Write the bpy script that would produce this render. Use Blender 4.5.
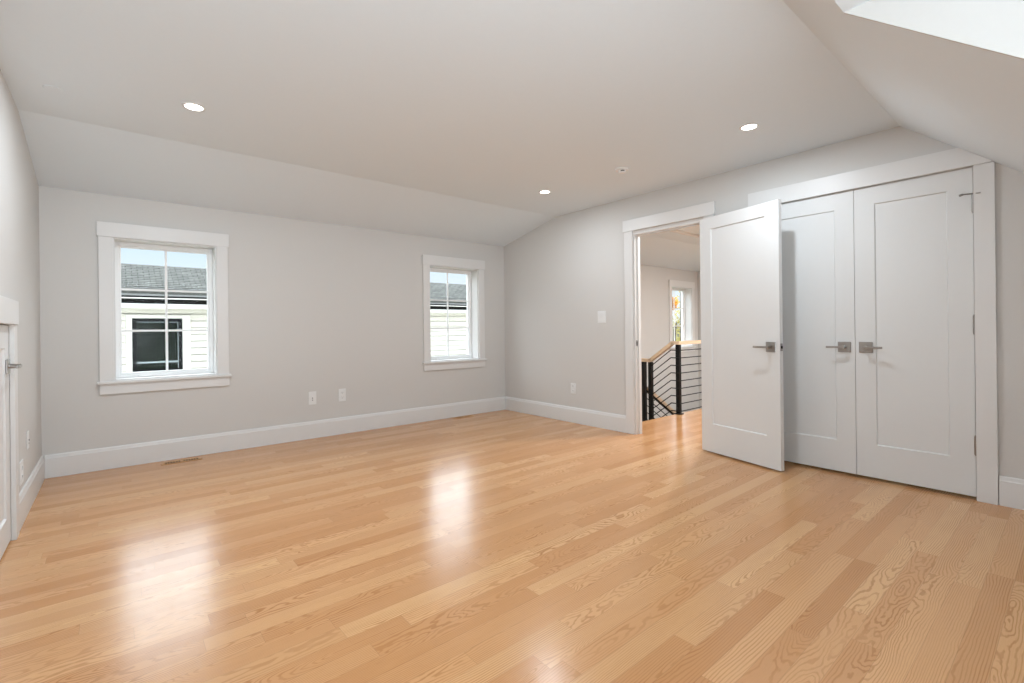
import bpy, bmesh, math, random
from mathutils import Vector, Matrix

# ------------------------------------------------------------------ scene, camera, world, light
scene = bpy.context.scene
for o in list(bpy.data.objects):
    bpy.data.objects.remove(o, do_unlink=True)
COL = scene.collection
PI = math.pi
random.seed(7)

F_PX, CY, YAW, ROLL, CAM_H = 477.186, 329.0621, 0.6951, -0.0115, 1.09
cam_data = bpy.data.cameras.new('camera')
cam_data.sensor_fit = 'HORIZONTAL'
cam_data.sensor_width = 36.0
cam_data.lens = F_PX / 1024.0 * 36.0
cam_data.shift_y = -(341.5 - CY) / 1024.0
cam_data.clip_start = 0.02
cam = bpy.data.objects.new('camera', cam_data)
COL.objects.link(cam)
_f = Vector((math.sin(YAW), math.cos(YAW), 0))
_r0 = Vector((math.cos(YAW), -math.sin(YAW), 0))
_u0 = Vector((0, 0, 1))
_r = _r0 * math.cos(ROLL) + _u0 * math.sin(ROLL)
_u = _u0 * math.cos(ROLL) - _r0 * math.sin(ROLL)
cam.matrix_world = Matrix(((_r.x, _u.x, -_f.x, 0), (_r.y, _u.y, -_f.y, 0), (_r.z, _u.z, -_f.z, CAM_H), (0, 0, 0, 1)))
scene.camera = cam

scene.view_settings.view_transform = 'Standard'
scene.view_settings.look = 'None'
scene.view_settings.gamma = 1.0
scene.view_settings.use_curve_mapping = False
scene.view_settings.exposure = 0.10

# daylight: thin bright cloud on the window side (+Y), plain sky over the roof, added glow from below on the dormer side (-Y) to fill the ceiling
SKY_FRONT, SKY_BACK, FILL_BELOW = 5.5, 1.9, 10.5
world = bpy.data.worlds.new('world')
scene.world = world
world.use_nodes = True
wn, wl = world.node_tree.nodes, world.node_tree.links
wn.clear()
w_out = wn.new('ShaderNodeOutputWorld')
w_bg = wn.new('ShaderNodeBackground')
w_tc = wn.new('ShaderNodeTexCoord')
w_sep = wn.new('ShaderNodeSeparateXYZ')
wl.new(w_tc.outputs['Generated'], w_sep.inputs[0])
def sky_ramp(stops):
    n = wn.new('ShaderNodeValToRGB')
    rm = wn.new('ShaderNodeMapRange')
    rm.inputs[1].default_value, rm.inputs[2].default_value = -1.0, 1.0
    wl.new(w_sep.outputs['Z'], rm.inputs[0])
    wl.new(rm.outputs[0], n.inputs[0])
    el = n.color_ramp.elements
    while len(el) > 1:
        el.remove(el[-1])
    for i, (z, c) in enumerate(stops):
        e = el[0] if i == 0 else el.new(0.5 + z / 2)
        e.position = 0.5 + z / 2
        e.color = (*c, 1)
    return n.outputs[0]
def tint(k, c=(.88, .98, 1.07)):
    return tuple(k * q for q in c)
front = sky_ramp([(-1, (.25, .25, .24)), (0, (.25, .25, .24)), (.01, (.90, .95, 1.0)), (.10, (.80, .92, 1.03)), (.15, (.70, .88, 1.05)),
                  (.25, tint(SKY_FRONT)), (.60, tint(SKY_FRONT)), (1, tint(SKY_BACK))])
back = sky_ramp([(-1, tint(FILL_BELOW)), (-.06, tint(FILL_BELOW)), (.03, tint(5.5)), (.25, tint(4.2)), (.36, tint(SKY_BACK)), (1, tint(SKY_BACK))])
w_side = wn.new('ShaderNodeMapRange')
w_side.interpolation_type = 'SMOOTHSTEP'
w_side.inputs[1].default_value, w_side.inputs[2].default_value = -0.05, 0.2
wl.new(w_sep.outputs['Y'], w_side.inputs[0])
w_mix = wn.new('ShaderNodeMix')
w_mix.data_type = 'RGBA'
wl.new(w_side.outputs[0], w_mix.inputs[0])
wl.new(back, w_mix.inputs[6])
wl.new(front, w_mix.inputs[7])
wl.new(w_mix.outputs[2], w_bg.inputs[0])
wl.new(w_bg.outputs[0], w_out.inputs[0])

# ------------------------------------------------------------------ materials
def mat(name, col, rough=0.5, metal=0.0, spec=0.5, coat=0.0):
    m = bpy.data.materials.new(name)
    m.use_nodes = True
    b = m.node_tree.nodes['Principled BSDF']
    b.inputs['Base Color'].default_value = (*col, 1)
    b.inputs['Roughness'].default_value = rough
    b.inputs['Metallic'].default_value = metal
    b.inputs['Specular IOR Level'].default_value = spec
    b.inputs['Coat Weight'].default_value = coat
    return m

def noisy(m, scale, amount, bump=0.0, stretch=(1, 1, 1)):
    """small procedural variation of the base colour and surface"""
    nt = m.node_tree
    b = nt.nodes['Principled BSDF']
    col = tuple(b.inputs['Base Color'].default_value)
    tc = nt.nodes.new('ShaderNodeTexCoord')
    mp = nt.nodes.new('ShaderNodeMapping')
    mp.inputs['Scale'].default_value = stretch
    no = nt.nodes.new('ShaderNodeTexNoise')
    no.inputs['Scale'].default_value = scale
    no.inputs['Detail'].default_value = 4
    rp = nt.nodes.new('ShaderNodeMix')
    rp.data_type = 'RGBA'
    rp.inputs[6].default_value = tuple(c * (1 - amount) for c in col[:3]) + (1,)
    rp.inputs[7].default_value = tuple(min(1, c * (1 + amount)) for c in col[:3]) + (1,)
    nt.links.new(tc.outputs['Object'], mp.inputs[0])
    nt.links.new(mp.outputs[0], no.inputs['Vector'])
    nt.links.new(no.outputs['Fac'], rp.inputs[0])
    nt.links.new(rp.outputs[2], b.inputs['Base Color'])
    if bump:
        bp = nt.nodes.new('ShaderNodeBump')
        bp.inputs['Strength'].default_value = bump
        bp.inputs['Distance'].default_value = 0.002
        nt.links.new(no.outputs['Fac'], bp.inputs['Height'])
        nt.links.new(bp.outputs[0], b.inputs['Normal'])
    return m

M = {}
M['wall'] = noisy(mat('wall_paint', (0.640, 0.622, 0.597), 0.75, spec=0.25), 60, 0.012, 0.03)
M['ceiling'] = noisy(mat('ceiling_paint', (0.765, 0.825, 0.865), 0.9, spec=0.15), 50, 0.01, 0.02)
M['trim'] = noisy(mat('trim_paint', (0.735, 0.724, 0.708), 0.38, spec=0.4), 30, 0.008, 0.01)
M['door'] = noisy(mat('door_paint', (0.72, 0.72, 0.71), 0.40, spec=0.4), 30, 0.008, 0.01)
M['vinyl'] = noisy(mat('window_vinyl', (0.90, 0.90, 0.895), 0.4, spec=0.4), 30, 0.005)
M['plastic'] = noisy(mat('white_plastic', (0.80, 0.80, 0.79), 0.35), 30, 0.005)
M['slot'] = noisy(mat('dark_slot', (0.018, 0.016, 0.015), 0.8, spec=.05), 30, 0.05)
M['nickel'] = noisy(mat('satin_nickel', (0.37, 0.35, 0.33), 0.30, metal=1.0), 90, 0.04)
M['black_metal'] = noisy(mat('black_metal', (0.010, 0.010, 0.010), 0.55, spec=.2), 40, 0.1)
M['handrail'] = noisy(mat('oak_handrail', (0.72, 0.55, 0.38), 0.4), 14, 0.16, 0.05, (1, 1, 6))
M['siding'] = noisy(mat('white_siding', (0.82, 0.775, 0.70), 0.6, spec=.2), 20, 0.02)
M['ext_trim'] = noisy(mat('exterior_trim', (0.84, 0.80, 0.74), 0.55, spec=.2), 20, 0.015)
M['gutter'] = noisy(mat('black_gutter', (0.010, 0.009, 0.008), 0.6, spec=.08), 20, 0.1)
M['drip'] = noisy(mat('drip_edge', (0.34, 0.34, 0.33), 0.6), 25, 0.25)
M['dark_frame'] = noisy(mat('black_window_frame', (0.012, 0.012, 0.013), 0.5, spec=.12), 20, 0.08)
M['dark_glass'] = noisy(mat('dark_window_glass', (0.013, 0.017, 0.013), 0.05, spec=.07), 3, 0.5)
M['grey_strip'] = noisy(mat('pale_strip', (0.42, 0.47, 0.50), 0.4), 20, 0.05)
M['grass'] = noisy(mat('grass', (0.10, 0.16, 0.05), 0.9), 6, 0.4)
M['bark'] = noisy(mat('bark', (0.07, 0.055, 0.045), 0.9), 12, 0.3, 0.4)
M['leaf_yellow'] = noisy(mat('yellow_green_leaves', (0.42, 0.36, 0.10), 0.7), 3, 0.4)
M['leaf_amber'] = noisy(mat('amber_leaves', (0.62, 0.27, 0.03), 0.7), 3, 0.35)
M['shed'] = noisy(mat('tan_boards', (0.50, 0.40, 0.26), 0.8), 8, 0.2, 0.0, (1, 1, 8))
M['tread'] = noisy(mat('oak_tread', (0.60, 0.38, 0.20), 0.4), 10, 0.2, 0.0, (8, 1, 1))
M['register'] = noisy(mat('oak_register', (0.56, 0.30, 0.125), 0.45), 10, 0.15, 0.0, (1, 9, 1))

def emis(name, col, s):
    m = bpy.data.materials.new(name)
    m.use_nodes = True
    b = m.node_tree.nodes['Principled BSDF']
    b.inputs['Base Color'].default_value = (.8, .8, .8, 1)
    b.inputs['Emission Color'].default_value = (*col, 1)
    b.inputs['Emission Strength'].default_value = s
    return m
M['lens'] = emis('lamp_lens', (1.0, 0.96, 0.90), 9.0)

def glass_mat():
    m = bpy.data.materials.new('clear_glass')
    m.use_nodes = True
    nt = m.node_tree
    nt.nodes.clear()
    out = nt.nodes.new('ShaderNodeOutputMaterial')
    mx = nt.nodes.new('ShaderNodeMixShader')
    tr = nt.nodes.new('ShaderNodeBsdfTransparent')
    gl = nt.nodes.new('ShaderNodeBsdfGlossy')
    lw = nt.nodes.new('ShaderNodeLayerWeight')
    pw = nt.nodes.new('ShaderNodeMath')
    pw.operation = 'POWER'
    pw.inputs[1].default_value = 5.0
    fr = nt.nodes.new('ShaderNodeMapRange')
    fr.inputs[3].default_value, fr.inputs[4].default_value = 0.002, 0.7
    nt.links.new(lw.outputs['Facing'], pw.inputs[0])
    nt.links.new(pw.outputs[0], fr.inputs[0])
    no = nt.nodes.new('ShaderNodeTexNoise')
    no.inputs['Scale'].default_value = 2.0
    rm = nt.nodes.new('ShaderNodeMapRange')
    rm.inputs[3].default_value = 0.0
    rm.inputs[4].default_value = 0.02
    nt.links.new(no.outputs['Fac'], rm.inputs[0])
    nt.links.new(rm.outputs[0], gl.inputs['Roughness'])
    tr.inputs[0].default_value = (0.985, 0.99, 0.985, 1)
    nt.links.new(fr.outputs[0], mx.inputs[0])
    nt.links.new(tr.outputs[0], mx.inputs[1])
    nt.links.new(gl.outputs[0], mx.inputs[2])
    nt.links.new(mx.outputs[0], out.inputs[0])
    return m
M['glass'] = glass_mat()

def floor_mat():
    m = bpy.data.materials.new('oak_strip_floor')
    m.use_nodes = True
    nt = m.node_tree
    b = nt.nodes['Principled BSDF']
    lk = nt.links.new

    def put(sock, v):
        if hasattr(v, 'is_output') or isinstance(v, bpy.types.NodeSocket):
            lk(v, sock)
        else:
            sock.default_value = v

    def mth(op, a, c=0.0, d=None):
        n = nt.nodes.new('ShaderNodeMath')
        n.operation = op
        put(n.inputs[0], a)
        put(n.inputs[1], c)
        if d is not None:
            put(n.inputs[2], d)
        return n.outputs[0]

    def vec(x, y, z):
        n = nt.nodes.new('ShaderNodeCombineXYZ')
        put(n.inputs[0], x); put(n.inputs[1], y); put(n.inputs[2], z)
        return n.outputs[0]

    def white(v):
        n = nt.nodes.new('ShaderNodeTexWhiteNoise')
        n.noise_dimensions = '3D'
        lk(v, n.inputs['Vector'])
        s = nt.nodes.new('ShaderNodeSeparateColor')
        lk(n.outputs['Color'], s.inputs[0])
        return s.outputs[0], s.outputs[1], s.outputs[2]

    def noise(v, scale, detail=2.0, rough=0.5):
        n = nt.nodes.new('ShaderNodeTexNoise')
        n.inputs['Scale'].default_value = scale
        n.inputs['Detail'].default_value = detail
        n.inputs['Roughness'].default_value = rough
        lk(v, n.inputs['Vector'])
        return n.outputs['Fac']

    def smooth(v, a, c, lo=0.0, hi=1.0):
        n = nt.nodes.new('ShaderNodeMapRange')
        n.interpolation_type = 'SMOOTHSTEP'
        put(n.inputs[0], v)
        for i, q in enumerate((a, c, lo, hi)):
            n.inputs[i + 1].default_value = q
        return n.outputs[0]

    def mixc(f, a, c, blend='MIX'):
        n = nt.nodes.new('ShaderNodeMix')
        n.data_type = 'RGBA'
        n.blend_type = blend
        put(n.inputs[0], f); put(n.inputs[6], a); put(n.inputs[7], c)
        return n.outputs[2]

    W = 0.0826
    tc = nt.nodes.new('ShaderNodeTexCoord')
    sp = nt.nodes.new('ShaderNodeSeparateXYZ')
    lk(tc.outputs['Object'], sp.inputs[0])
    x, y = sp.outputs[0], mth('ADD', sp.outputs[1], 10 * W - 0.361 % W)
    yw = mth('DIVIDE', y, W)
    row = mth('FLOOR', yw)
    fy = mth('SUBTRACT', yw, row)
    ra, rb, rc = white(vec(row, 3.3, 1.7))
    ln = mth('MULTIPLY_ADD', ra, 0.75, 0.62)
    xx = mth('ADD', mth('DIVIDE', mth('ADD', x, 20.0), ln), mth('MULTIPLY', rb, 17.0))
    ix = mth('FLOOR', xx)
    fx = mth('SUBTRACT', xx, ix)
    ca, cb, cc = white(vec(row, ix, 0.5))
    da, db, dc = white(vec(row, ix, 7.5))
    # distance from the heart of the sawn board, and position along it
    u = mth('MULTIPLY', mth('ADD', mth('SUBTRACT', fy, 0.5), mth('MULTIPLY', mth('SUBTRACT', cc, 0.5), 1.9)), W)
    xo = mth('ADD', x, mth('MULTIPLY', cb, 37.0))
    yo = mth('ADD', u, mth('MULTIPLY', ca, 19.0))
    warp = noise(vec(mth('MULTIPLY', xo, 1.5), mth('MULTIPLY', yo, 5.0), da), 1.0, 2.0, 0.45)
    warp2 = noise(vec(mth('MULTIPLY', xo, 11.0), mth('MULTIPLY', yo, 34.0), db), 1.0, 2.0, 0.5)
    hh = mth('ADD', mth('MULTIPLY_ADD', mth('SUBTRACT', warp, 0.5), 0.24, 0.02), mth('MULTIPLY', mth('SUBTRACT', warp2, 0.5), 0.022))
    rad = mth('SQRT', mth('ADD', mth('MULTIPLY', u, u), mth('MULTIPLY', hh, hh)))
    ph = mth('DIVIDE', rad, mth('MULTIPLY_ADD', db, 0.005, 0.0062))
    rings = mth('SINE', mth('MULTIPLY', ph, 2 * PI))
    rings = smooth(rings, 0.0, 1.0)
    rings = mth('MULTIPLY', rings, mth('MULTIPLY_ADD', dc, 0.45, 0.55))
    fibre = noise(vec(mth('MULTIPLY', xo, 7.0), mth('MULTIPLY', yo, 420.0), 0.0), 1.0, 3.0, 0.6)
    pores = smooth(noise(vec(mth('MULTIPLY', xo, 22.0), mth('MULTIPLY', yo, 700.0), 2.0), 1.0, 2.0, 0.5), 0.56, 0.72)
    blot = noise(vec(mth('MULTIPLY', xo, 1.4), mth('MULTIPLY', yo, 9.0), 4.0), 1.0, 2.0)
    # colour of the board
    c = mixc(ca, FLOOR_A, FLOOR_B)
    c = mixc(smooth(cb, 0.78, 0.80, 0.0, 0.40), c, FLOOR_C)
    c = mixc(smooth(da, 0.82, 0.84, 0.0, 0.40), c, FLOOR_D)
    c = mixc(mth('MULTIPLY', mth('SUBTRACT', blot, 0.35), 0.5), c, FLOOR_B)
    c = mixc(mth('MULTIPLY', mth('MULTIPLY', rings, smooth(noise(vec(mth('MULTIPLY', xo, 3.0), mth('MULTIPLY', yo, 14.0), 9.0), 1.0, 2.0), 0.3, 0.7, 0.45, 1.0)), 0.74), c, FLOOR_G)
    c = mixc(mth('MULTIPLY', mth('SUBTRACT', fibre, 0.4), 0.34), c, FLOOR_G)
    c = mixc(mth('MULTIPLY', pores, 0.20), c, FLOOR_G)
    # joints
    ey = mth('MULTIPLY', mth('MINIMUM', fy, mth('SUBTRACT', 1.0, fy)), W)
    ex = mth('MULTIPLY', mth('MINIMUM', fx, mth('SUBTRACT', 1.0, fx)), ln)
    ed = mth('MINIMUM', ey, ex)
    gap = smooth(ed, 0.0003, 0.0012, 1.0, 0.0)
    c = mixc(mth('MULTIPLY', gap, 0.30), c, (0.20, 0.10, 0.045, 1))
    lk(c, b.inputs['Base Color'])
    rg = mth('MULTIPLY_ADD', fibre, 0.08, 0.165)
    lk(rg, b.inputs['Roughness'])
    b.inputs['Specular IOR Level'].default_value = 0.5
    bp = nt.nodes.new('ShaderNodeBump')
    bp.inputs['Strength'].default_value = 0.16
    bp.inputs['Distance'].default_value = 0.0008
    h = mth('SUBTRACT', mth('MULTIPLY', rings, -0.5), mth('ADD', gap, mth('MULTIPLY', pores, 0.5)))
    lk(h, bp.inputs['Height'])
    lk(bp.outputs[0], b.inputs['Normal'])
    return m

FLOOR_A = (0.555, 0.270, 0.107, 1)
FLOOR_B = (0.69, 0.385, 0.178, 1)
FLOOR_C = (0.47, 0.210, 0.075, 1)
FLOOR_D = (0.77, 0.48, 0.24, 1)
FLOOR_G = (0.36, 0.140, 0.038, 1)
M['floor'] = floor_mat()

def shingle_mat():
    m = mat('roof_shingles', (0.2, 0.2, 0.2), 0.9)
    nt = m.node_tree
    b = nt.nodes['Principled BSDF']
    tc = nt.nodes.new('ShaderNodeTexCoord')
    br = nt.nodes.new('ShaderNodeTexBrick')
    br.inputs['Color1'].default_value = (0.15, 0.15, 0.135, 1)
    br.inputs['Color2'].default_value = (0.21, 0.21, 0.19, 1)
    br.inputs['Mortar'].default_value = (0.085, 0.085, 0.075, 1)
    br.inputs['Scale'].default_value = 1.0
    br.inputs['Mortar Size'].default_value = 0.008
    br.inputs['Brick Width'].default_value = 0.15
    br.inputs['Row Height'].default_value = 0.075
    no = nt.nodes.new('ShaderNodeTexNoise')
    no.inputs['Scale'].default_value = 9
    no.inputs['Detail'].default_value = 5
    mx = nt.nodes.new('ShaderNodeMix')
    mx.data_type = 'RGBA'
    mx.blend_type = 'MULTIPLY'
    mx.inputs[0].default_value = 0.7
    nt.links.new(tc.outputs['Object'], br.inputs['Vector'])
    nt.links.new(tc.outputs['Object'], no.inputs['Vector'])
    nt.links.new(br.outputs['Color'], mx.inputs[6])
    nt.links.new(no.outputs['Fac'], mx.inputs[7])
    mul = nt.nodes.new('ShaderNodeMix')
    mul.data_type = 'RGBA'
    mul.blend_type = 'MULTIPLY'
    mul.inputs[0].default_value = 1.0
    mul.inputs[7].default_value = (1.45, 1.45, 1.45, 1)
    nt.links.new(mx.outputs[2], mul.inputs[6])
    nt.links.new(mul.outputs[2], b.inputs['Base Color'])
    return m
M['shingles'] = shingle_mat()

# ------------------------------------------------------------------ helpers
def box(bm, x0, x1, y0, y1, z0, z1, bev=0.0, seg=1):
    vs = [bm.verts.new((x, y, z)) for x in (x0, x1) for y in (y0, y1) for z in (z0, z1)]
    fs = [bm.faces.new([vs[i] for i in q]) for q in
          ((0, 1, 3, 2), (4, 6, 7, 5), (0, 4, 5, 1), (2, 3, 7, 6), (0, 2, 6, 4), (1, 5, 7, 3))]
    if bev:
        es = list({e for f in fs for e in f.edges})
        bmesh.ops.bevel(bm, geom=es, offset=bev, segments=seg, profile=0.5, affect='EDGES')

def prism(bm, pts, axis, a, b):
    """extrude a closed polygon: axis 0 -> pts are (y,z); axis 1 -> (x,z); axis 2 -> (x,y)"""
    def mk(p, t):
        return (t, p[0], p[1]) if axis == 0 else ((p[0], t, p[1]) if axis == 1 else (p[0], p[1], t))
    v0 = [bm.verts.new(mk(p, a)) for p in pts]
    v1 = [bm.verts.new(mk(p, b)) for p in pts]
    bm.faces.new(v0)
    bm.faces.new(v1[::-1])
    n = len(pts)
    for i in range(n):
        bm.faces.new((v0[i], v1[i], v1[(i + 1) % n], v0[(i + 1) % n]))

def tube(bm, p0, p1, r, seg=16, r1=None):
    p0, p1 = Vector(p0), Vector(p1)
    d = (p1 - p0).normalized()
    a = d.orthogonal().normalized()
    c = d.cross(a)
    r1 = r if r1 is None else r1
    A, B = [], []
    for i in range(seg):
        t = 2 * PI * i / seg
        o = a * math.cos(t) + c * math.sin(t)
        A.append(bm.verts.new(p0 + o * r))
        B.append(bm.verts.new(p1 + o * r1))
    bm.faces.new(A[::-1])
    bm.faces.new(B)
    for i in range(seg):
        bm.faces.new((A[i], A[(i + 1) % seg], B[(i + 1) % seg], B[i]))

def bar(bm, p0, p1, w, h):
    """rectangular bar from p0 to p1, w wide sideways, h tall"""
    p0, p1 = Vector(p0), Vector(p1)
    d = (p1 - p0).normalized()
    s = d.cross(Vector((0, 0, 1))).normalized() * (w / 2)
    u = s.cross(d).normalized() * (h / 2)
    A = [bm.verts.new(p0 + a + b) for a, b in ((s, u), (s, -u), (-s, -u), (-s, u))]
    B = [bm.verts.new(p1 + a + b) for a, b in ((s, u), (s, -u), (-s, -u), (-s, u))]
    bm.faces.new(A)
    bm.faces.new(B[::-1])
    for i in range(4):
        bm.faces.new((A[i], B[i], B[(i + 1) % 4], A[(i + 1) % 4]))

def lathe(bm, prof, seg=32):
    rows = []
    for r, z in prof:
        if r < 1e-6:
            rows.append([bm.verts.new((0, 0, z))])
        else:
            rows.append([bm.verts.new((r * math.cos(2 * PI * i / seg), r * math.sin(2 * PI * i / seg), z)) for i in range(seg)])
    for a, b in zip(rows, rows[1:]):
        for i in range(seg):
            j = (i + 1) % seg
            if len(a) == 1 and len(b) > 1:
                bm.faces.new((a[0], b[i], b[j]))
            elif len(b) == 1 and len(a) > 1:
                bm.faces.new((a[i], a[j], b[0]))
            elif len(a) > 1:
                bm.faces.new((a[i], a[j], b[j], b[i]))

def obj(name, bm, m, parent=None, smooth=False):
    bmesh.ops.recalc_face_normals(bm, faces=bm.faces[:])
    me = bpy.data.meshes.new(name)
    bm.to_mesh(me)
    bm.free()
    if isinstance(m, (list, tuple)):
        for q in m:
            me.materials.append(M[q])
    else:
        me.materials.append(M[m])
    if smooth:
        for p in me.polygons:
            p.use_smooth = True
    o = bpy.data.objects.new(name, me)
    COL.objects.link(o)
    if parent:
        o.parent = parent
    return o

def mesh_box(name, m, parent, *a, **k):
    bm = bmesh.new()
    box(bm, *a, **k)
    return obj(name, bm, m, parent)

def empty(name, loc=(0, 0, 0), rz=0.0):
    o = bpy.data.objects.new(name, None)
    o.empty_display_size = 0.1
    COL.objects.link(o)
    o.location = loc
    o.rotation_euler = (0, 0, rz)
    return o

def tag(o, label=None, cat=None, group=None, kind=None):
    if label: o['label'] = label
    if cat: o['category'] = cat
    if group: o['group'] = group
    if kind: o['kind'] = kind
    return o

def copy_tree(o, parent=None):
    c = o.copy()
    COL.objects.link(c)
    if parent:
        c.parent = parent
    for ch in o.children:
        copy_tree(ch, c)
    return c

# ------------------------------------------------------------------ dimensions of the room (metres)
R, D, L = 4.0824, 5.05, -0.4277
CZ = 2.4287                 # flat ceiling
KB, ZB = 4.05, 2.2133       # back kink of the ceiling and its height at the back wall
KF, MF = 0.785, 0.82        # front kink and pitch of the front slope
YF = -0.75                  # front knee wall
DX, DY = 2.09, 0.56         # dormer cheek and where its ceiling meets the slope
DZ = CZ - MF * (KF - DY)
ZK = CZ - MF * (KF - YF)
RW = R + 0.096              # hall side of the right wall
HX = 9.15                   # end wall of the hall
HALL_Y0 = 0.30
OUT = D + 0.22
HD0, HD1, HDZ = 2.175, 2.950, 2.055      # hall doorway
CL0, CL1, CLZ = 0.432, 1.675, 2.062      # closet opening
ES = 3.29                   # edge of the stairwell

def ceil_z(y):
    if y > KB:
        return CZ - (CZ - ZB) * (y - KB) / (D - KB)
    if y < KF:
        return CZ - MF * (KF - y)
    return CZ

# ------------------------------------------------------------------ room shell
bm = bmesh.new()
box(bm, L - .04, R + 0.02, YF, D, -0.25, 0)
box(bm, R + 0.02, RW, HD0, HD1, -0.25, 0)
box(bm, R + 0.02, RW, CL0, CL1, -0.25, -.001)
box(bm, RW, HX, HALL_Y0, ES, -0.25, 0)
bmesh.ops.remove_doubles(bm, verts=bm.verts[:], dist=1e-5)
tag(obj('floor', bm, 'floor'), 'light oak strip floor with a satin sheen', 'floor', kind='structure')

bm = bmesh.new()
T = 0.2
XL, XR = L - 0.16, HX + 0.12
sl = (CZ - ZB) / (D - KB)
prism(bm, [(KF, CZ), (KB, CZ), (OUT, CZ - sl * (OUT - KB)), (OUT, CZ - sl * (OUT - KB) + T), (KB, CZ + T), (KF, CZ + T)], 0, XL, XR)
prism(bm, [(DY, DZ), (KF, CZ), (KF, CZ + T), (DY, CZ + T)], 0, XL, DX)
prism(bm, [(YF - .15, DZ), (DY, DZ), (DY, CZ + T), (YF - .15, CZ + T)], 0, XL, DX + 0.15)
zq = CZ - MF * (KF - (YF - .15))
prism(bm, [(YF - .15, zq), (KF, CZ), (KF, CZ + T), (YF - .15, zq + T)], 0, DX, RW)
prism(bm, [(0.15, CZ), (KF, CZ), (KF, CZ + T), (0.15, CZ + T)], 0, RW, XR)
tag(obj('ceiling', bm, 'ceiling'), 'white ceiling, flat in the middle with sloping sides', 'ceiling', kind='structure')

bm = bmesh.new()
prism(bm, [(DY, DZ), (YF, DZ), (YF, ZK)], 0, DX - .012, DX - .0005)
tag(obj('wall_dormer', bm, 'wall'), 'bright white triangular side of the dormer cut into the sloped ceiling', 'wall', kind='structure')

def grid_wall(bm, us, zs, holes, put):
    """cells of a wall; holes are (u0,u1,z0,z1)"""
    for u0, u1 in zip(us, us[1:]):
        for z0, z1 in zip(zs, zs[1:]):
            um, zm = (u0 + u1) / 2, (z0 + z1) / 2
            if any(h[0] < um < h[1] and h[2] < zm < h[3] for h in holes):
                continue
            put(u0, u1, z0, z1)

WIN_W, WIN_Z0, WIN_Z1 = 0.725, 0.705, 1.872
WINX = (-0.004, 2.919, 8.185)
holes = [(x, x + WIN_W, WIN_Z0, WIN_Z1) for x in WINX]
us = sorted({-7.0, 14.0} | {h[0] for h in holes} | {h[1] for h in holes})  # runs past the room, added to keep the glow off the neighbour's siding
bm = bmesh.new()
grid_wall(bm, us, [-3.0, WIN_Z0, WIN_Z1, ZB + 0.03], holes, lambda a, b, c, d: box(bm, a, b, D, OUT - .01, c, d))
bmesh.ops.remove_doubles(bm, verts=bm.verts[:], dist=1e-5)
tag(obj('wall_back', bm, 'wall'), 'pale grey wall with the two windows', 'wall', kind='structure')

# left wall (gable end) with the low access door
AD0, AD1, ADZ = 2.86, 3.645, 1.145
bm = bmesh.new()
def top_left(y):
    return (DZ if y < DY else ceil_z(y)) + 0.03
def left_cell(a, b, c, d):
    if d > 1.5:
        prism(bm, [(a, c), (b, c), (b, top_left(b - 1e-4)), (a, top_left(a + 1e-4))], 0, L - .13, L)
    else:
        box(bm, L - .13, L, a, b, c, d)
grid_wall(bm, [YF, DY, KF, AD0, AD1, KB, D], [-.2, 0.0, ADZ, 2.0], [(AD0, AD1, -1, ADZ)], left_cell)
box(bm, L - .20, L - .13, YF, D, -.2, 2.0)
bmesh.ops.remove_doubles(bm, verts=bm.verts[:], dist=1e-5)
tag(obj('wall_left', bm, 'wall'), 'pale grey wall at the left edge', 'wall', kind='structure')

# right wall with the hall doorway and the closet opening
bm = bmesh.new()
def right_cell(a, b, c, d):
    if d > 2.2:
        ta, tb = ceil_z(a) + .03, ceil_z(b) + .03
        if min(ta, tb) <= c + 1e-3:
            pts = [(a, c), (b, c), (b, tb)] if ta <= c + 1e-3 else [(a, c), (b, c), (a, ta)]
            prism(bm, pts, 0, R, RW)
        else:
            prism(bm, [(a, c), (b, c), (b, tb), (a, ta)], 0, R, RW)
    elif ceil_z(min(a, b)) + .03 < d:
        za, zb = min(d, ceil_z(a) + .03), min(d, ceil_z(b) + .03)
        if za > c + 1e-3:
            prism(bm, [(a, c), (b, c), (b, zb), (a, za)], 0, R, RW)
    else:
        box(bm, R, RW, a, b, c, d)
ycl = KF - (CZ + .03 - CLZ) / MF
grid_wall(bm, sorted([YF, ycl, CL0, KF, CL1, HD0, HD1, KB, D]), [-.2, 0, HDZ, CLZ, 2.6],
          [(HD0, HD1, -1, HDZ), (CL0, CL1, -1, CLZ)], right_cell)
bmesh.ops.remove_doubles(bm, verts=bm.verts[:], dist=1e-5)
tag(obj('wall_right', bm, 'wall'), 'pale grey wall with the hall doorway and the closet', 'wall', kind='structure')

# knee wall and the dormer front, behind the camera
DW0, DW1, DWZ0, DWZ1 = -0.34, 1.40, 0.40, 2.10
bm = bmesh.new()
box(bm, DX, R, YF - .15, YF, -.2, ZK - .002)
grid_wall(bm, [L - .1, DW0, DW1, DX], [-.2, DWZ0, DWZ1, DZ - .002], [(DW0, DW1, DWZ0, DWZ1)], lambda a, b, c, d: box(bm, a, b, YF - .15, YF, c, d))
bmesh.ops.remove_doubles(bm, verts=bm.verts[:], dist=1e-5)
tag(obj('wall_front', bm, 'wall'), 'pale grey wall behind the viewer', 'wall', kind='structure')

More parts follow.
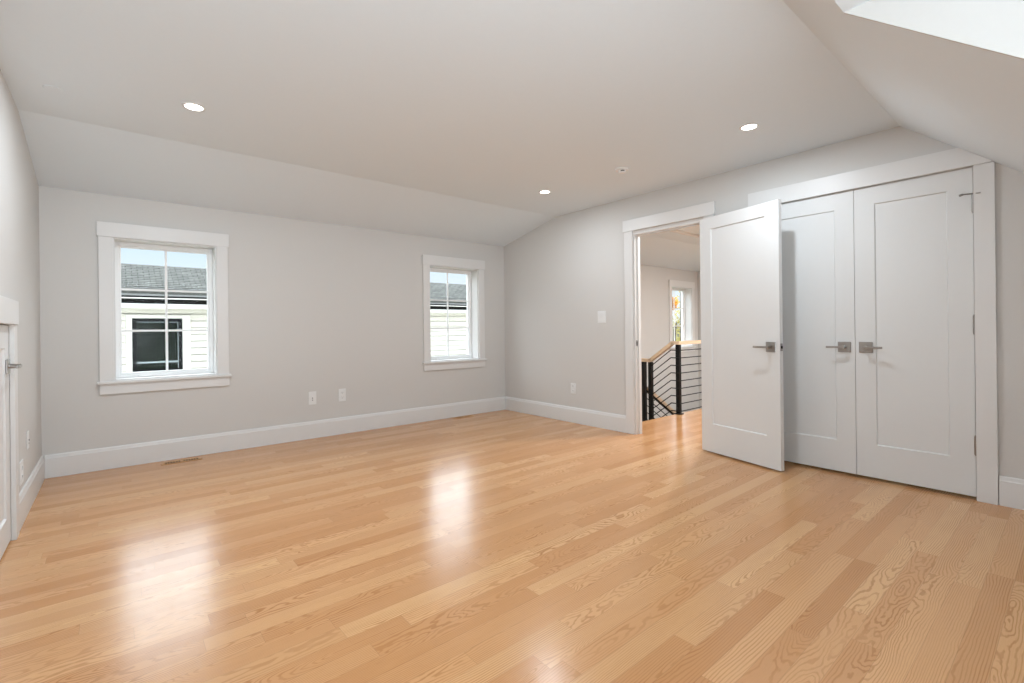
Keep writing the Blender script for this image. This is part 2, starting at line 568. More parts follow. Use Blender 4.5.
# hall walls, closet walls, stairwell
bm = bmesh.new()
box(bm, HX, HX + .1, HALL_Y0, D, -3, CZ - .24)
prism(bm, [(HALL_Y0, CZ - .24), (D, CZ - .24), (D, ZB - .002), (KB, CZ - .002), (HALL_Y0, CZ - .002)], 0, HX, HX + .1)
tag(obj('wall_hall_right', bm, 'wall'), 'pale grey end wall of the hall', 'wall', kind='structure')
bm = bmesh.new()
box(bm, 4.95, HX + .1, HALL_Y0 - .1, HALL_Y0, -.2, CZ - .002)
tag(obj('wall_hall_front', bm, 'wall'), 'pale grey wall along the hall', 'wall', kind='structure')
bm = bmesh.new()
box(bm, 4.87, 4.95, HALL_Y0 - .1, 1.90, 0, CZ - .002)
box(bm, RW, 4.87, 1.82, 1.90, 0, CZ - .002)
box(bm, RW, 4.87, HALL_Y0 - .1, HALL_Y0 - .02, 0, CZ - .44)
tag(obj('wall_closet', bm, 'wall'), 'walls of the closet behind the double doors', 'wall', kind='structure')
bm = bmesh.new()
box(bm, RW - .1, RW, ES, D, -3, -.2)
box(bm, RW - .1, HX, ES - .1, ES, -3, -.25)
tag(obj('wall_stair', bm, 'wall'), 'pale grey walls of the stairwell below the hall floor', 'wall', kind='structure')
bm = bmesh.new()
box(bm, RW - .1, HX + .1, ES - .1, D, -3.1, -3)
tag(obj('floor_stair', bm, 'floor'), 'oak floor at the foot of the stairs', 'floor', kind='structure')

# ------------------------------------------------------------------ windows
def make_window(name, loc, rz, w, h, label, cols=2, rows=3, depth=0.15, casing=True):
    """local x along the wall, local y into the wall (outwards), z up from the sill; origin at lower left of the opening"""
    root = tag(empty(name, loc, rz), label, 'window', kind='structure')
    cw, ct = 0.088, 0.020
    # jamb lining of the opening
    bm = bmesh.new()
    t = 0.012
    box(bm, 0, t, 0, depth, 0, h)
    box(bm, w - t, w, 0, depth, 0, h)
    box(bm, t, w - t, 0, depth, h - t, h)
    box(bm, t, w - t, 0, depth, 0, t)
    obj('jamb', bm, 'trim', root)
    # casing: side boards, head, stool and apron
    bm = bmesh.new()
    box(bm, -cw, 0.002, -ct, -.0005, 0, h, .0015)
    box(bm, w - .002, w + cw, -ct, -.0005, 0, h, .0015)
    obj('side_casing', bm, 'trim', root)
    mesh_box('head_casing', 'trim', root, -cw - .009, w + cw + .009, -ct - .006, -.0005, h - .001, h + .117, bev=.0015)
    mesh_box('stool', 'trim', root, -cw - .016, w + cw + .016, -.040, .02, -.021, 0.0015, bev=.003)
    mesh_box('apron', 'trim', root, -cw, w + cw, -.018, -.0005, -.103, -.0215, bev=.0015)
    # vinyl frame and sash
    fw = 0.028
    bm = bmesh.new()
    y0, y1 = depth - .012, depth + .06
    box(bm, t, t + fw, y0, y1, t, h - t, .002)
    box(bm, w - t - fw, w - t, y0, y1, t, h - t, .002)
    box(bm, t + fw, w - t - fw, y0, y1, h - t - fw, h - t, .002)
    box(bm, t + fw, w - t - fw, y0, y1, t, t + fw, .002)
    fr = obj('window_frame', bm, 'vinyl', root)
    a, b, c, d = t + fw, w - t - fw, t + fw, h - t - fw
    sw = 0.014
    bm = bmesh.new()
    y0, y1 = depth + .002, depth + .040
    box(bm, a, a + sw, y0, y1, c, d, .002)
    box(bm, b - sw, b, y0, y1, c, d, .002)
    box(bm, a + sw, b - sw, y0, y1, d - sw, d, .002)
    box(bm, a + sw, b - sw, y0, y1, c, c + sw, .002)
    sa = obj('sash', bm, 'vinyl', root)
    a, b, c, d = a + sw, b - sw, c + sw, d - sw
    mesh_box('glass', 'glass', root, a - .004, b + .004, depth + .022, depth + .026, c - .004, d + .004)
    mw = 0.018
    bm = bmesh.new()
    for i in range(1, cols):
        xm = a + (b - a) * i / cols
        box(bm, xm - mw / 2, xm + mw / 2, depth + .008, depth + .0215, c, d, .002)
    for j in range(1, rows):
        zm = c + (d - c) * j / rows
        box(bm, a, b, depth + .0085, depth + .021, zm - mw / 2, zm + mw / 2, .002)
    obj('muntin_grid', bm, 'vinyl', root)
    # small fold-down crank at the foot of the frame
    bm = bmesh.new()
    box(bm, .16, .25, depth - .028, depth - .010, t, t + .014, .003)
    box(bm, .18, .27, depth - .036, depth - .028, t + .004, t + .012, .002)
    obj('crank', bm, 'vinyl', root)
    return root

HWIN = WIN_Z1 - WIN_Z0
make_window('window_1', (WINX[0], D, WIN_Z0), 0, WIN_W, HWIN, 'white framed window at the left with a black neighbouring window seen through it')
make_window('window_2', (WINX[1], D, WIN_Z0), 0, WIN_W, HWIN, 'white framed window near the corner with grey roof and plain white siding seen through it')
make_window('window_3', (WINX[2], D, WIN_Z0), 0, WIN_W, HWIN, 'white framed window in the hall above the stair railing')
make_window('window_4', (DW1, YF, DWZ0), PI, DW1 - DW0, DWZ1 - DWZ0, 'white framed dormer window behind the viewer, unseen, added for its daylight', cols=4, depth=0.08)  # unseen window, put in and sized to light the room

def portal(name, loc, rot, sx, sy):
    ld = bpy.data.lights.new(name, 'AREA')
    ld.shape = 'RECTANGLE'
    ld.size, ld.size_y = sx, sy
    ld.cycles.is_portal = True
    o = bpy.data.objects.new(name, ld)
    o.location, o.rotation_euler = loc, rot
    COL.objects.link(o)
for x in WINX:
    portal('window_daylight_portal', (x + WIN_W / 2, OUT + .02, (WIN_Z0 + WIN_Z1) / 2), (-PI / 2, 0, 0), WIN_W, HWIN)
portal('window_daylight_portal', ((DW0 + DW1) / 2, YF - .17, (DWZ0 + DWZ1) / 2), (PI / 2, 0, 0), DW1 - DW0, DWZ1 - DWZ0)

# ------------------------------------------------------------------ baseboards and door trim
BBP = [(0, 0), (.016, 0), (.016, .148), (.013, .152), (.010, .168), (.006, .175), (0, .175)]
bm = bmesh.new()
prism(bm, [(D - .0005 - a, b + .0005) for a, b in BBP], 0, L + .017, R - .017)
tag(obj('baseboard_back', bm, 'trim'), 'white baseboard under the two windows', 'baseboard', kind='structure')
bm = bmesh.new()
prism(bm, [(L + .0005 + a, b + .0005) for a, b in BBP], 1, AD1 + .096, D - .0005)
prism(bm, [(L + .0005 + a, b + .0005) for a, b in BBP], 1, YF, AD0 - .096)
tag(obj('baseboard_left', bm, 'trim'), 'white baseboard along the left wall', 'baseboard', kind='structure')
bm = bmesh.new()
prism(bm, [(R - .0005 - a, b + .0005) for a, b in BBP], 1, HD1 + .098, D - .0005)
prism(bm, [(R - .0005 - a, b + .0005) for a, b in BBP], 1, CL1 + .102, HD0 - .094)
prism(bm, [(R - .0005 - a, b + .0005) for a, b in BBP], 1, YF, CL0 - .098)
tag(obj('baseboard_right', bm, 'trim'), 'white baseboard along the right wall', 'baseboard', kind='structure')
bm = bmesh.new()
prism(bm, [(YF + .0005 + a, b + .0005) for a, b in BBP], 0, L + .017, R - .017)
tag(obj('baseboard_front', bm, 'trim'), 'white baseboard behind the viewer', 'baseboard', kind='structure')

# hall doorway
root = tag(empty('trim_1', (R, HD0, 0)), 'white flat casing around the open hall doorway', 'door casing', kind='structure')
bm = bmesh.new()
w = HD1 - HD0
box(bm, -.020, -.0005, w - .004, w + .096, .0005, HDZ + .022, .0015)
box(bm, -.020, -.0005, -.092, .004, .0005, HDZ + .022, .0015)
obj('side_casing', bm, 'trim', root)
mesh_box('head_casing', 'trim', root, -.026, -.0005, -.100, w + .108, HDZ + .0225, HDZ + .138, bev=.0015)
bm = bmesh.new()
box(bm, 0, RW - R, w - .019, w - .0005, .0005, HDZ - .0005)
box(bm, 0, RW - R, .0005, .019, .0005, HDZ - .0005)
box(bm, 0, RW - R, .019, w - .019, HDZ - .019, HDZ - .0005)
box(bm, .04, .078, w - .031, w - .019, .0005, HDZ - .019)          # stop
box(bm, .04, .078, .019, .031, .0005, HDZ - .019)
box(bm, .04, .078, .031, w - .031, HDZ - .031, HDZ - .019)
obj('jamb', bm, 'trim', root)
bm = bmesh.new()
box(bm, .008, .036, w - .0215, w - .0192, .90, .96, .001)
obj('strike_plate', bm, 'nickel', root)
mesh_box('strike_hole', 'slot', root, .014, .028, w - .0222, w - .0216, .912, .948)

# closet casing; its head board is cut on the slant where the sloped ceiling comes down
root = tag(empty('trim_2', (R, CL0, 0)), 'white flat casing around the closet double doors, cut by the sloped ceiling', 'door casing', kind='structure')
w = CL1 - CL0
bm = bmesh.new()
def cz(y):
    return ceil_z(CL0 + y) - .0006
prism(bm, [(-.094, .0005), (-.002, .0005), (-.002, min(CLZ + .0015, cz(-.002))), (-.094, cz(-.094))], 0, -.020, -.0005)
box(bm, -.020, -.0005, w + .002, w + .098, .0005, CLZ + .0015, .0015)
obj('side_casing', bm, 'trim', root)
bm = bmesh.new()
hz0, hz1 = CLZ + .002, 2.190
ya = KF - (CZ - hz0) / MF - CL0 + .001
yb = KF - (CZ - hz1) / MF - CL0 + .001
prism(bm, [(ya, hz0), (w + .108, hz0), (w + .108, hz1), (yb, hz1)], 0, -.026, -.0005)
obj('head_casing', bm, 'trim', root)
bm = bmesh.new()
box(bm, .0, RW - R, .0005, .0015, .0005, CLZ - .0005)
box(bm, .0, RW - R, w - .0015, w - .0005, .0005, CLZ - .0005)
box(bm, .045, RW - R, .0015, w - .0015, CLZ - .012, CLZ - .0005)
obj('jamb', bm, 'trim', root)

# low access door casing
root = tag(empty('trim_3', (L, AD0, 0)), 'white flat casing around the low access door at the left edge', 'door casing', kind='structure')
w = AD1 - AD0
bm = bmesh.new()
box(bm, .0005, .021, w - .002, w + .094, .0005, ADZ - .0005, .0015)
box(bm, .0005, .021, -.094, .002, .0005, ADZ - .0005, .0015)
obj('side_casing', bm, 'trim', root)
mesh_box('head_casing', 'trim', root, .0005, .027, -.104, w + .104, ADZ, ADZ + .128, bev=.0015)

# ------------------------------------------------------------------ doors
def door_leaf_bm(w, h, t, stile, top, bottom, rec=.009, bead=.006):
    """leaf in local coords: x 0..w, y -t/2..t/2 (both faces panelled), z 0..h"""
    bm = bmesh.new()
    box(bm, 0, stile, -t / 2, t / 2, 0, h)
    box(bm, w - stile, w, -t / 2, t / 2, 0, h)
    box(bm, stile, w - stile, -t / 2, t / 2, 0, bottom)
    box(bm, stile, w - stile, -t / 2, t / 2, h - top, h)
    bmesh.ops.remove_doubles(bm, verts=bm.verts[:], dist=1e-6)
    a, b, c, d = stile, w - stile, bottom, h - top
    for s in (-1, 1):
        yo, yi = s * t / 2, s * (t / 2 - rec)
        o = [(a, yo, c), (b, yo, c), (b, yo, d), (a, yo, d)]
        i = [(a + bead, yi, c + bead), (b - bead, yi, c + bead), (b - bead, yi, d - bead), (a + bead, yi, d - bead)]
        vo = [bm.verts.new(p) for p in o]
        vi = [bm.verts.new(p) for p in i]
        for k in range(4):
            q = (k + 1) % 4
            bm.faces.new((vo[k], vo[q], vi[q], vi[k]))
        bm.faces.new(vi)
    return bm

def lever(parent, x, z, y, side, direction, length=.105, thick=.0):
    """lever set on a face at y (side = -1 or +1 outward), pointing along +-x"""
    h = empty('door_handle')
    h.parent = parent
    s = side
    bm = bmesh.new()
    ya, yb = sorted((y, y + s * .009))
    box(bm, x - .040, x + .040, ya, yb, z - .038, z + .038, .002)
    r = obj('rose', bm, 'nickel', h)
    bm = bmesh.new()
    tube(bm, (x, y + s * .009, z), (x, y + s * .052, z), .0115, 20)
    obj('neck', bm, 'nickel', h)
    bm = bmesh.new()
    xa, xb = sorted((x - direction * .012, x + direction * length))
    ya, yb = sorted((y + s * .044, y + s * .056))
    box(bm, xa, xb, ya, yb, z - .0075, z + .0075, .002, 2)
    obj('lever', bm, 'nickel', h)
    return h

def hinge(parent, x, y, z, hgt=.105):
    bm = bmesh.new()
    tube(bm, (x, y, z - hgt / 2), (x, y, z + hgt / 2), .0075, 14)
    tube(bm, (x, y, z + hgt / 2), (x, y, z + hgt / 2 + .006), .005, 12)
    tube(bm, (x, y, z - hgt / 2), (x, y, z - hgt / 2 - .006), .005, 12)
    return obj('hinge', bm, 'nickel', parent)

# open hall door: local x from hinge to latch edge, local y; the room face is +y or -y after rotation
A = Vector((3.965, 2.160, 0)); B = Vector((3.786, 1.445, 0))
dirv = (B - A)
dw = dirv.length
ang = math.atan2(dirv.y, dirv.x)
nrm = Vector((-dirv.y, dirv.x, 0)).normalized()      # local +y in world
t = .035
s_room = -1 if nrm.x > 0 else 1                     # side of the leaf facing the room
org = A - nrm * (s_room * t / 2)
root = tag(empty('door_1', (org.x, org.y, .014), ang), 'white one-panel hall door standing wide open in front of the closet', 'door', kind='structure')
obj('leaf', door_leaf_bm(dw, 2.016, t, .114, .100, .240), 'door', root)
lever(root, dw - .069, .918, s_room * t / 2, s_room, -1, .115)
lever(root, dw - .069, .918, -s_room * t / 2, -s_room, -1, .115)
mesh_box('latch_plate', 'nickel', root, dw, dw + .0015, -.0125, .0125, .890, .946)
mesh_box('latch_bolt', 'slot', root, dw + .0015, dw + .007, -.007, .007, .908, .928)
for z in (.22, 1.01, 1.80):
    hinge(root, -.006, -s_room * (t / 2 + .004), z)

# closet doors
gap = .003
wd = (CL1 - CL0 - 3 * gap) / 2
for k, (nm, lab) in enumerate((('door_2', 'white closet door with its hinges beside the right casing'),
                              ('door_3', 'white closet door partly hidden behind the open hall door'))):
    # local x from hinge to meeting edge
    if k == 0:
        root = empty(nm, (R + .0005, CL0 + gap, .020), PI / 2)
        side, hx = 1, -1
    else:
        root = empty(nm, (R + .0005, CL1 - gap, .020), -PI / 2)
        side, hx = -1, 1
    tag(root, lab, 'door', kind='structure')
    # rotate PI/2: local x -> +Y, local y -> -X (room side = +y);   -PI/2: local x -> -Y, local y -> +X (room side = -y)
    lf = obj('leaf', door_leaf_bm(wd, 2.039, .034, .118, .122, .228), 'door', root)
    lf.location = (0, -side * .017, 0)
    lever(root, wd - .063, .912, 0, side, -1, .103)
    for z in (.318, 1.065, 1.815):
        hinge(root, -gap / 2, side * .006, z, .112)
    if k == 0:                                       # hinge-pin door stop on the top hinge
        bm = bmesh.new()
        tube(bm, (0, side * .010, 1.872), (.040, side * .052, 1.868), .004, 12)
        tube(bm, (.040, side * .052, 1.868), (.052, side * .060, 1.862), .007, 12)
        tube(bm, (0, side * .010, 1.872), (-.036, side * .026, 1.868), .004, 12)
        obj('door_stop', bm, 'nickel', root)

# low access door in the left wall
root = tag(empty('door_4', (L, AD0 + .004, .012), PI / 2), 'low white access door with a lever at the left edge', 'door', kind='structure')
wd = AD1 - AD0 - .008
lf = obj('leaf', door_leaf_bm(wd, ADZ - .018, .034, .118, .115, .140), 'door', root)
lf.location = (0, .0175, 0)
# +90 deg: local y -> -X, so the room is on the -y side
lever(root, wd - .070, .915, 0.0005, -1, -1, .10)

# ------------------------------------------------------------------ outlets, switch
def plate_thing(name, loc, rz, w, h, kind, label, cat, group=None):
    """local x along the wall, local y into the wall, origin on the wall face at the plate's centre"""
    root = tag(empty(name, loc, rz), label, cat, group)
    mesh_box('plate', 'plastic', root, -w / 2, w / 2, -.0065, -.0005, -h / 2, h / 2, bev=.0022, seg=2)
    if kind == 'outlet':
        for s in (-1, 1):
            bm = bmesh.new()
            box(bm, -.0165, .0165, -.0085, -.0066, s * .026 - .0145, s * .026 + .0145, .003, 2)
            r = obj('receptacle', bm, 'plastic', root)
            bm = bmesh.new()
            for dx, hh in ((-.0065, .0085), (.0065, .0068)):
                box(bm, dx - .0013, dx + .0013, -.0092, -.0086, s * .026 + .001 - hh / 2 + .003, s * .026 + .001 + hh / 2 + .003)
            tube(bm, (0, -.0086, s * .026 - .008), (0, -.0092, s * .026 - .008), .0026, 10)
            obj('slot', bm, 'slot', r)
    elif kind == 'switch':
        for dx in (-.023, .023):
            bm = bmesh.new()
            prism(bm, [(-.0066, -.034), (-.0076, -.034), (-.0115, .034), (-.0066, .034)], 0, dx - .0165, dx + .0165)
            obj('rocker', bm, 'plastic', root)
    elif kind == 'blank':
        bm = bmesh.new()
        box(bm, -.0165, .0165, -.0082, -.0066, -.033, .033, .001)
        r = obj('insert', bm, 'plastic', root)
        bm = bmesh.new()
        tube(bm, (0, -.0083, .0), (0, -.0105, .0), .005, 12)
        box(bm, -.005, .005, -.0088, -.0083, -.025, -.017)
        obj('jack', bm, 'slot', r)
    return root

plate_thing('wall_outlet', (1.548, D, .410), 0, .076, .132, 'blank', 'white jack plate low on the wall between the windows, the one nearer the left window', 'outlet')
plate_thing('wall_outlet', (1.853, D, .412), 0, .076, .132, 'outlet', 'white duplex outlet low on the wall between the windows, the one nearer the corner window', 'outlet')
plate_thing('wall_outlet', (R, 3.795, .394), -PI / 2, .080, .120, 'outlet', 'white outlet low on the right wall between the corner and the doorway', 'outlet')
plate_thing('light_switch', (R, 3.363, 1.211), -PI / 2, .112, .130, 'switch', 'white double rocker switch on the wall left of the hall doorway', 'switch')
plate_thing('wall_outlet', (L, 3.99, .285), PI / 2, .120, .135, 'outlet', 'white outlet on the left wall just above the baseboard by the access door', 'outlet')
plate_thing('wall_outlet', (L, 4.275, .425), PI / 2, .070, .110, 'blank', 'smaller white jack plate higher on the left wall, nearer the back corner', 'outlet')

# ------------------------------------------------------------------ floor registers
def register(loc, label, n=6, w=.285, d=.082):
    root = tag(empty('floor_register', loc), label, 'floor vent', 'floor registers below the windows')
    bm = bmesh.new()
    z1 = .004
    sl_w, pitch = .0115, .0185
    gw = n * pitch
    x0 = -gw - .008
    ys = .027
    box(bm, -w / 2, w / 2, -d / 2, -ys, .0006, z1, .001)
    box(bm, -w / 2, w / 2, ys, d / 2, .0006, z1, .001)
    xs = []
    for g in (-gw - .008, .008):
        for i in range(n):
            xs.append(g + i * pitch + (pitch - sl_w) / 2)
    prev = -w / 2
    for a in xs:
        box(bm, prev, a, -ys, ys, .0006, z1)
        prev = a + sl_w
    box(bm, prev, w / 2, -ys, ys, .0006, z1)
    obj('grille', bm, 'register', root)
    mesh_box('duct_opening', 'slot', root, -gw - .008, gw + .008, -ys, ys, .0002, .0005)
register((.432, 4.915, 0), 'oak slotted floor register below the left window')
register((3.345, 4.965, 0), 'oak slotted floor register below the corner window')

# ------------------------------------------------------------------ ceiling fittings
def can_light(name, x, y, z, label, power, group='recessed ceiling lights', tint=(.87, .97, 1.06)):
    root = tag(empty(name, (x, y, z)), label, 'ceiling light', group)
    bm = bmesh.new()
    lathe(bm, [(.046, -.0005), (.060, -.0005), (.060, -.003), (.052, -.0065), (.046, -.006), (.046, -.0005)], 40)
    obj('trim_ring', bm, 'plastic', root, True)
    bm = bmesh.new()
    lathe(bm, [(0, -.0042), (.0455, -.0038), (.0455, -.0008), (0, -.0008)], 40)
    obj('lens', bm, 'lens', root)
    ld = bpy.data.lights.new('lamp', 'AREA')
    ld.shape = 'DISK'
    ld.size = .085
    ld.energy = power
    ld.color = tint
    lo = bpy.data.objects.new('lamp', ld)
    COL.objects.link(lo)
    lo.parent = root
    lo.location = (0, 0, -.0075)
    return root
LAMP = 14.0
can_light('recessed_light', .375, 3.364, CZ, 'round recessed ceiling light above the left window', LAMP * 1.12)
can_light('recessed_light', 3.245, 3.365, CZ, 'round recessed ceiling light nearest the back right corner', LAMP * .72)
can_light('recessed_light', 3.280, 1.428, CZ, 'round recessed ceiling light in front of the closet doors', LAMP * .85)
can_light('recessed_light', .375, 1.428, CZ, 'round recessed ceiling light above the viewer, outside the picture', LAMP)
can_light('recessed_light', 6.9, 2.1, CZ, 'added fill lamp in the hall ceiling, outside the picture', LAMP * 3.8, tint=(.96, .97, .98))  # unseen lamp added to brighten the hall
can_light('recessed_light', 4.9, 2.5, CZ, 'added fill lamp just inside the hall doorway, outside the picture', LAMP * 2.3, tint=(.96, .97, .98))  # unseen lamp added to light the near end of the hall

can_light('recessed_light', 8.3, 2.4, CZ, 'added fill lamp at the far end of the hall, outside the picture', LAMP * 3.6, tint=(.96, .97, .98))  # unseen lamp added to lift the far end of the hall

root = tag(empty('smoke_alarm', (3.301, 2.486, CZ)), 'small round white alarm on the ceiling between the two right-hand lights', 'smoke alarm')
bm = bmesh.new()
lathe(bm, [(0, -.0005), (.056, -.0005), (.056, -.010), (.050, -.014), (0, -.014)], 36)
obj('base', bm, 'plastic', root)
bm = bmesh.new()
lathe(bm, [(0, -.0142), (.034, -.0142), (.034, -.026), (.028, -.034), (0, -.036)], 36)
obj('cover', bm, 'plastic', root)
bm = bmesh.new()
for i in range(5):
    a = PI * 1.15 + i * .16
    box(bm, .033 * math.cos(a) - .004, .033 * math.cos(a) + .004, .033 * math.sin(a) - .004, .033 * math.sin(a) + .004, -.0255, -.0185)
obj('vent', bm, 'slot', root)

bm = bmesh.new()
lathe(bm, [(0, -.0005), (.040, -.0005), (.040, -.002), (.036, -.0035), (0, -.0042)], 36)
o = obj('sprinkler_cover', bm, 'ceiling')
o.location = (-.245, 3.586, CZ)
tag(o, 'faint round white sprinkler cover on the ceiling near the left wall', 'sprinkler cover')

root = tag(empty('attic_hatch', (6.14, 2.95, CZ)), 'white framed hatch on the hall ceiling seen through the doorway', 'hatch')
bm = bmesh.new()
W2, H2, fw = .40, .66, .06
box(bm, -W2, -W2 + fw, -H2, H2, -.036, -.0005, .002)
box(bm, W2 - fw, W2, -H2, H2, -.036, -.0005, .002)
box(bm, -W2 + fw, W2 - fw, -H2, -H2 + fw, -.036, -.0005, .002)
box(bm, -W2 + fw, W2 - fw, H2 - fw, H2, -.036, -.0005, .002)
obj('frame', bm, 'trim', root)
mesh_box('panel', 'ceiling', root, -W2 + fw, W2 - fw, -H2 + fw, H2 - fw, -.009, -.0005)

# ------------------------------------------------------------------ stair and railing in the hall
PX, PY, KY, QY = 5.43, 3.262, 3.345, 3.665       # railing line, top post, kink, lower post
LZ = -.38                                      # landing
root = tag(empty('stair_railing', (PX, PY, 0)), 'black metal stair railing with horizontal bars and a pale oak handrail', 'railing')
def rel(p):
    return (p[0] - PX, p[1] - PY, p[2])
SL = .74
RX1 = HX - .002
bm = bmesh.new()
bar(bm, rel((PX - .03, PY, .893)), rel((RX1, PY, .893)), .055, .042)
bar(bm, rel((PX, PY - .028, .893)), rel((PX, KY, .893)), .055, .042)
bar(bm, rel((PX, KY - .012, .893)), rel((PX, QY, .893 - SL * (QY - KY))), .055, .042)
bar(bm, rel((PX, QY - .015, .893 - SL * (QY - KY))), rel((PX, QY + .03, .893 - SL * (QY - KY))), .055, .042)
obj('handrail', bm, 'handrail', root)
def post(x, y, z0, z1, base=True):
    bm = bmesh.new()
    c = rel((x, y, 0))
    h = .025
    box(bm, c[0] - h, c[0] + h, c[1] - h, c[1] + h, z0, z1, .002)
    if base:
        box(bm, c[0] - .045, c[0] + .045, c[1] - .045, c[1] + .045, z0, z0 + .010, .002)
    obj('post', bm, 'black_metal', root)
ztop = .893 - SL * (QY - KY) - .022
post(PX, PY, .0005, .871)
for x in (PX + 1.25, PX + 2.5):
    post(x, PY, .0005, .871)
post(PX, QY, LZ + .0005, ztop)
for i in range(9):
    z = .040 + i * .0952
    bm = bmesh.new()
    g = .006
    tube(bm, rel((PX, PY - .034, z)), rel((RX1, PY - .034, z)), g, 10)
    tube(bm, rel((PX - .034, PY - .034, z)), rel((PX, PY - .034, z)), g, 10)
    tube(bm, rel((PX - .034, PY - .034, z)), rel((PX - .034, KY, z)), g, 10)
    tube(bm, rel((PX - .034, KY, z)), rel((PX - .034, QY, z - SL * (QY - KY))), g, 10)
    obj('rail_bar', bm, 'black_metal', root)

# lower flight railing going down along the hall
root = tag(empty('stair_railing', (PX, QY + .105, LZ)), 'lower sloping stair railing seen through the bars of the upper one', 'railing')
S2 = .62
x0, z0 = .05, .655
ln = 2.6
bm = bmesh.new()
bar(bm, (x0, 0, z0), (x0 + ln, 0, z0 - S2 * ln), .055, .042)
obj('handrail', bm, 'handrail', root)
bm = bmesh.new()
bar(bm, (x0, 0, z0 - .032), (x0 + ln, 0, z0 - .032 - S2 * ln), .03, .022)
obj('top_bar', bm, 'black_metal', root)
bm = bmesh.new()
box(bm, -.02, .03, -.025, .025, .0005, ztop - LZ, .002)
obj('post', bm, 'black_metal', root)
bm = bmesh.new()
bar(bm, (.005, -.068, ztop - LZ + .022), (.005, .045, ztop - LZ + .022), .055, .042)
obj('handrail', bm, 'handrail', root)
for i in range(6):
    zz = z0 - .13 - i * .0952
    bm = bmesh.new()
    tube(bm, (x0, 0, zz), (x0 + ln, 0, zz - S2 * ln), .006, 10)
    obj('rail_bar', bm, 'black_metal', root)
for k in (1.25, 2.55):
    bm = bmesh.new()
    zt = z0 - S2 * k - .05
    box(bm, x0 + k - .025, x0 + k + .025, -.025, .025, zt - .95, zt, .002)
    obj('post', bm, 'black_metal', root)

# treads: two steps down to the landing, then the flight beside the railing
root = tag(empty('staircase', (RW, ES, 0)), 'oak stairs leading down behind the hall railing', 'stairs', kind='structure')
bm = bmesh.new()
box(bm, .002, PX - RW - .06, .002, .26, LZ / 2 - .03, LZ / 2, .003)
obj('tread', bm, 'tread', root)
bm = bmesh.new()
box(bm, .002, PX - RW + .06, .262, D - ES - .002, LZ - .03, LZ, .003)
obj('landing', bm, 'tread', root)
for i in range(11):
    bm = bmesh.new()
    x = PX - RW + .062 + i * .285
    zz = LZ - (i + 1) * .185
    box(bm, x, x + .31, QY - ES + .20, D - ES - .002, zz - .03, zz, .003)
    obj('tread', bm, 'tread', root)
    bm = bmesh.new()
    box(bm, x - .002, x + .012, QY - ES + .20, D - ES - .002, zz, zz + .154)
    obj('riser', bm, 'trim', root)

# ------------------------------------------------------------------ outside
bm = bmesh.new()
box(bm, -30, 60, OUT + .05, 70, -3.5, -3.3)
tag(obj('ground', bm, 'grass'), 'lawn below the windows', 'ground', kind='structure')

NY = 9.5
root = tag(empty('neighbour_house', (4, NY, -3.3)), 'white sided house with grey shingle roof seen through the windows', 'house')
root.location = (0, 0, 0)
NX0, NX1 = -6.0, 9.5
NWX0, NWX1, NWZ0, NWZ1 = .215, .862, .485, 1.325
bm = bmesh.new()
# lapped boards, each a wedge
e = .112
z = -3.3
zt_all = 1.495
k = 0
def lap(x0, x1, za, zb):
    prism(bm, [(NY - .026, za), (NY + .05, za), (NY + .05, zb - .009), (NY - .006, zb - .009)], 0, x0, x1)
while z < zt_all:
    zb = min(z + e, zt_all)
    if zb > NWZ0 - .14 and z < NWZ1 + .06:
        lap(NX0, .135, z, zb)
        lap(.972, NX1, z, zb)
    else:
        lap(NX0, NX1, z, zb)
    z += e
box(bm, NX0, NX1, NY + .06, NY + 2.0, -3.3, 1.5)
obj('siding', bm, 'siding', root)
mesh_box('fascia_board', 'ext_trim', root, NX0 - .2, NX1 + .2, NY - .395, NY - .355, 1.470, 1.538, bev=.003)
mesh_box('soffit', 'ext_trim', root, NX0 - .2, NX1 + .2, NY - .354, NY + .05, 1.497, 1.515)
bm = bmesh.new()
gy = NY - .42
prism(bm, [(gy + .09, 1.545), (gy + .02, 1.545), (gy, 1.60), (gy, 1.655), (gy + .09, 1.655)], 0, NX0 - .2, NX1 + .2)
g = obj('gutter', bm, 'gutter', root)
mesh_box('gutter_strip', 'ext_trim', g, NX0 - .2, NX1 + .2, gy - .012, gy, 1.612, 1.630, bev=.003)  # pale strip along the gutter front
mesh_box('drip_edge', 'drip', root, NX0 - .2, NX1 + .2, gy + .03, gy + .10, 1.657, 1.722, bev=.006)
PIT = .45
Yr = 10.27
bm = bmesh.new()
prism(bm, [(0, 0), (Yr - gy, (Yr - gy) * PIT), (2 * (Yr - gy), 0), (2 * (Yr - gy), -.05), (Yr - gy, (Yr - gy) * PIT - .05), (0, -.04)], 0, NX0 - .25, NX1 + .25)
rf = obj('roof', bm, 'shingles', root)
# shingle courses as real steps
bm = bmesh.new()
nc = 15
for i in range(nc):
    a = (Yr - gy - .02) * i / nc
    b = (Yr - gy - .02) * (i + 1) / nc
    xx = NX0 - .25
    prism(bm, [(a, a * PIT + .002), (a, a * PIT + .014), (b, b * PIT + .004), (b, b * PIT + .002)], 0, NX0 - .25, NX1 + .25)
sh = obj('shingle_courses', bm, 'shingles', rf)
rf.location = (0, gy + .02, 1.728)
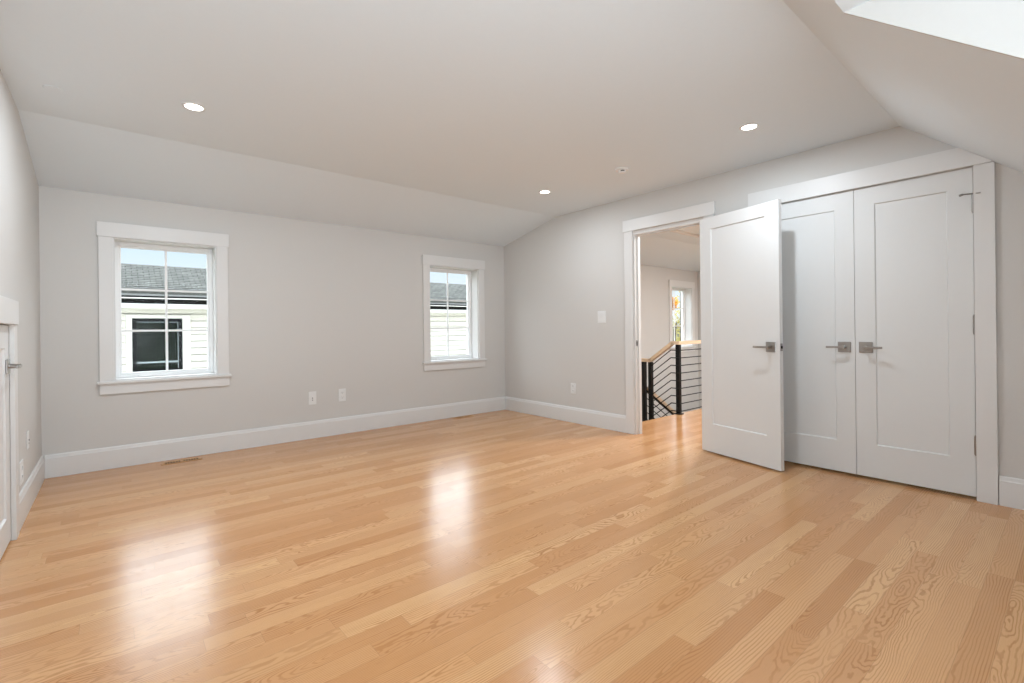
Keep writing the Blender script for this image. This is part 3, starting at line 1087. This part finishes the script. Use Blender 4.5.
# window of the neighbour
nw = empty('window')
nw.parent = root
bm = bmesh.new()
y0, y1 = NY - .045, NY + .02
box(bm, .137, NWX0, y0, y1, NWZ0 - .135, 1.385, .003)
box(bm, NWX1, .97, y0, y1, NWZ0 - .135, 1.385, .003)
box(bm, NWX0, NWX1, y0, y1, NWZ1, 1.385, .003)
box(bm, NWX0, NWX1, y0 - .02, y1, NWZ0 - .135, NWZ0, .003)
obj('window_trim', bm, 'ext_trim', nw)
bm = bmesh.new()
f = .055
y0, y1 = NY - .025, NY + .03
box(bm, NWX0, NWX0 + f, y0, y1, NWZ0, NWZ1, .003)
box(bm, NWX1 - f, NWX1, y0, y1, NWZ0, NWZ1, .003)
box(bm, NWX0 + f, NWX1 - f, y0, y1, NWZ1 - f, NWZ1, .003)
box(bm, NWX0 + f, NWX1 - f, y0, y1, NWZ0, NWZ0 + f * .6, .003)
obj('window_frame', bm, 'dark_frame', nw)
mesh_box('glass', 'dark_glass', nw, NWX0 + f, NWX1 - f, NY, NY + .012, NWZ0 + .03, NWZ1 - f)
bm = bmesh.new()
box(bm, NWX0 + f, NWX1 - f, NY - .012, NY - .001, .615, .640, .002)
box(bm, NWX1 - f - .008, NWX1 - f, NY - .012, NY - .001, NWZ0 + .034, NWZ1 - f, .001)
box(bm, NWX0 + f, NWX1 - f, NY - .012, NY - .001, NWZ1 - f - .008, NWZ1 - f, .001)
obj('pane_strips', bm, 'grey_strip', nw)  # pale strips across the pane and along its top and right

def tree(loc, h, r, leaf, label, n=1400, seed=1, trunk_r=.11, crown_z=.62, squash=1.1):
    rnd = random.Random(seed)
    root = tag(empty('tree', loc), label, 'tree')
    bm = bmesh.new()
    tube(bm, (0, 0, 0), (0, 0, h * .55), trunk_r, 10, trunk_r * .6)
    for i in range(7):
        a = rnd.uniform(0, 2 * PI)
        z0 = h * rnd.uniform(.3, .55)
        tube(bm, (0, 0, z0), (math.cos(a) * r * .7, math.sin(a) * r * .7, z0 + h * .3), trunk_r * .35, 6, .015)
    obj('trunk', bm, 'bark', root)
    bm = bmesh.new()
    cl = [(Vector((rnd.gauss(0, .42), rnd.gauss(0, .42), rnd.gauss(0, .42))) * r) for _ in range(22)]
    for i in range(n):
        c = rnd.choice(cl)
        p = c + Vector((rnd.gauss(0, .16), rnd.gauss(0, .16), rnd.gauss(0, .16))) * r
        p.z = p.z * squash + h * crown_z
        a = Vector((rnd.gauss(0, 1), rnd.gauss(0, 1), rnd.gauss(0, 1))).normalized()
        b = a.orthogonal().normalized()
        s = rnd.uniform(.05, .11)
        vs = [bm.verts.new(p + a * s), bm.verts.new(p + b * s * .6), bm.verts.new(p - a * s), bm.verts.new(p - b * s * .6)]
        bm.faces.new(vs)
    obj('foliage', bm, leaf, root)
    return root
tree((19.2, 11.6, -3.3), 5.9, 2.1, 'leaf_yellow', 'yellow-green autumn tree outside the hall window', 5200, 3)
tree((16.5, 10.15, -3.3), 5.5, .24, 'leaf_amber', 'small amber autumn tree outside the hall window', 420, 5, .03, .958, 1.0)
bm = bmesh.new()
tube(bm, (0, 0, 0), (0, 0, 7.0), .11, 12, .09)
o = obj('utility_pole', bm, 'bark')
o.location = (14.6, 8.58, -3.3)
tag(o, 'dark slender pole outside the hall window', 'pole')
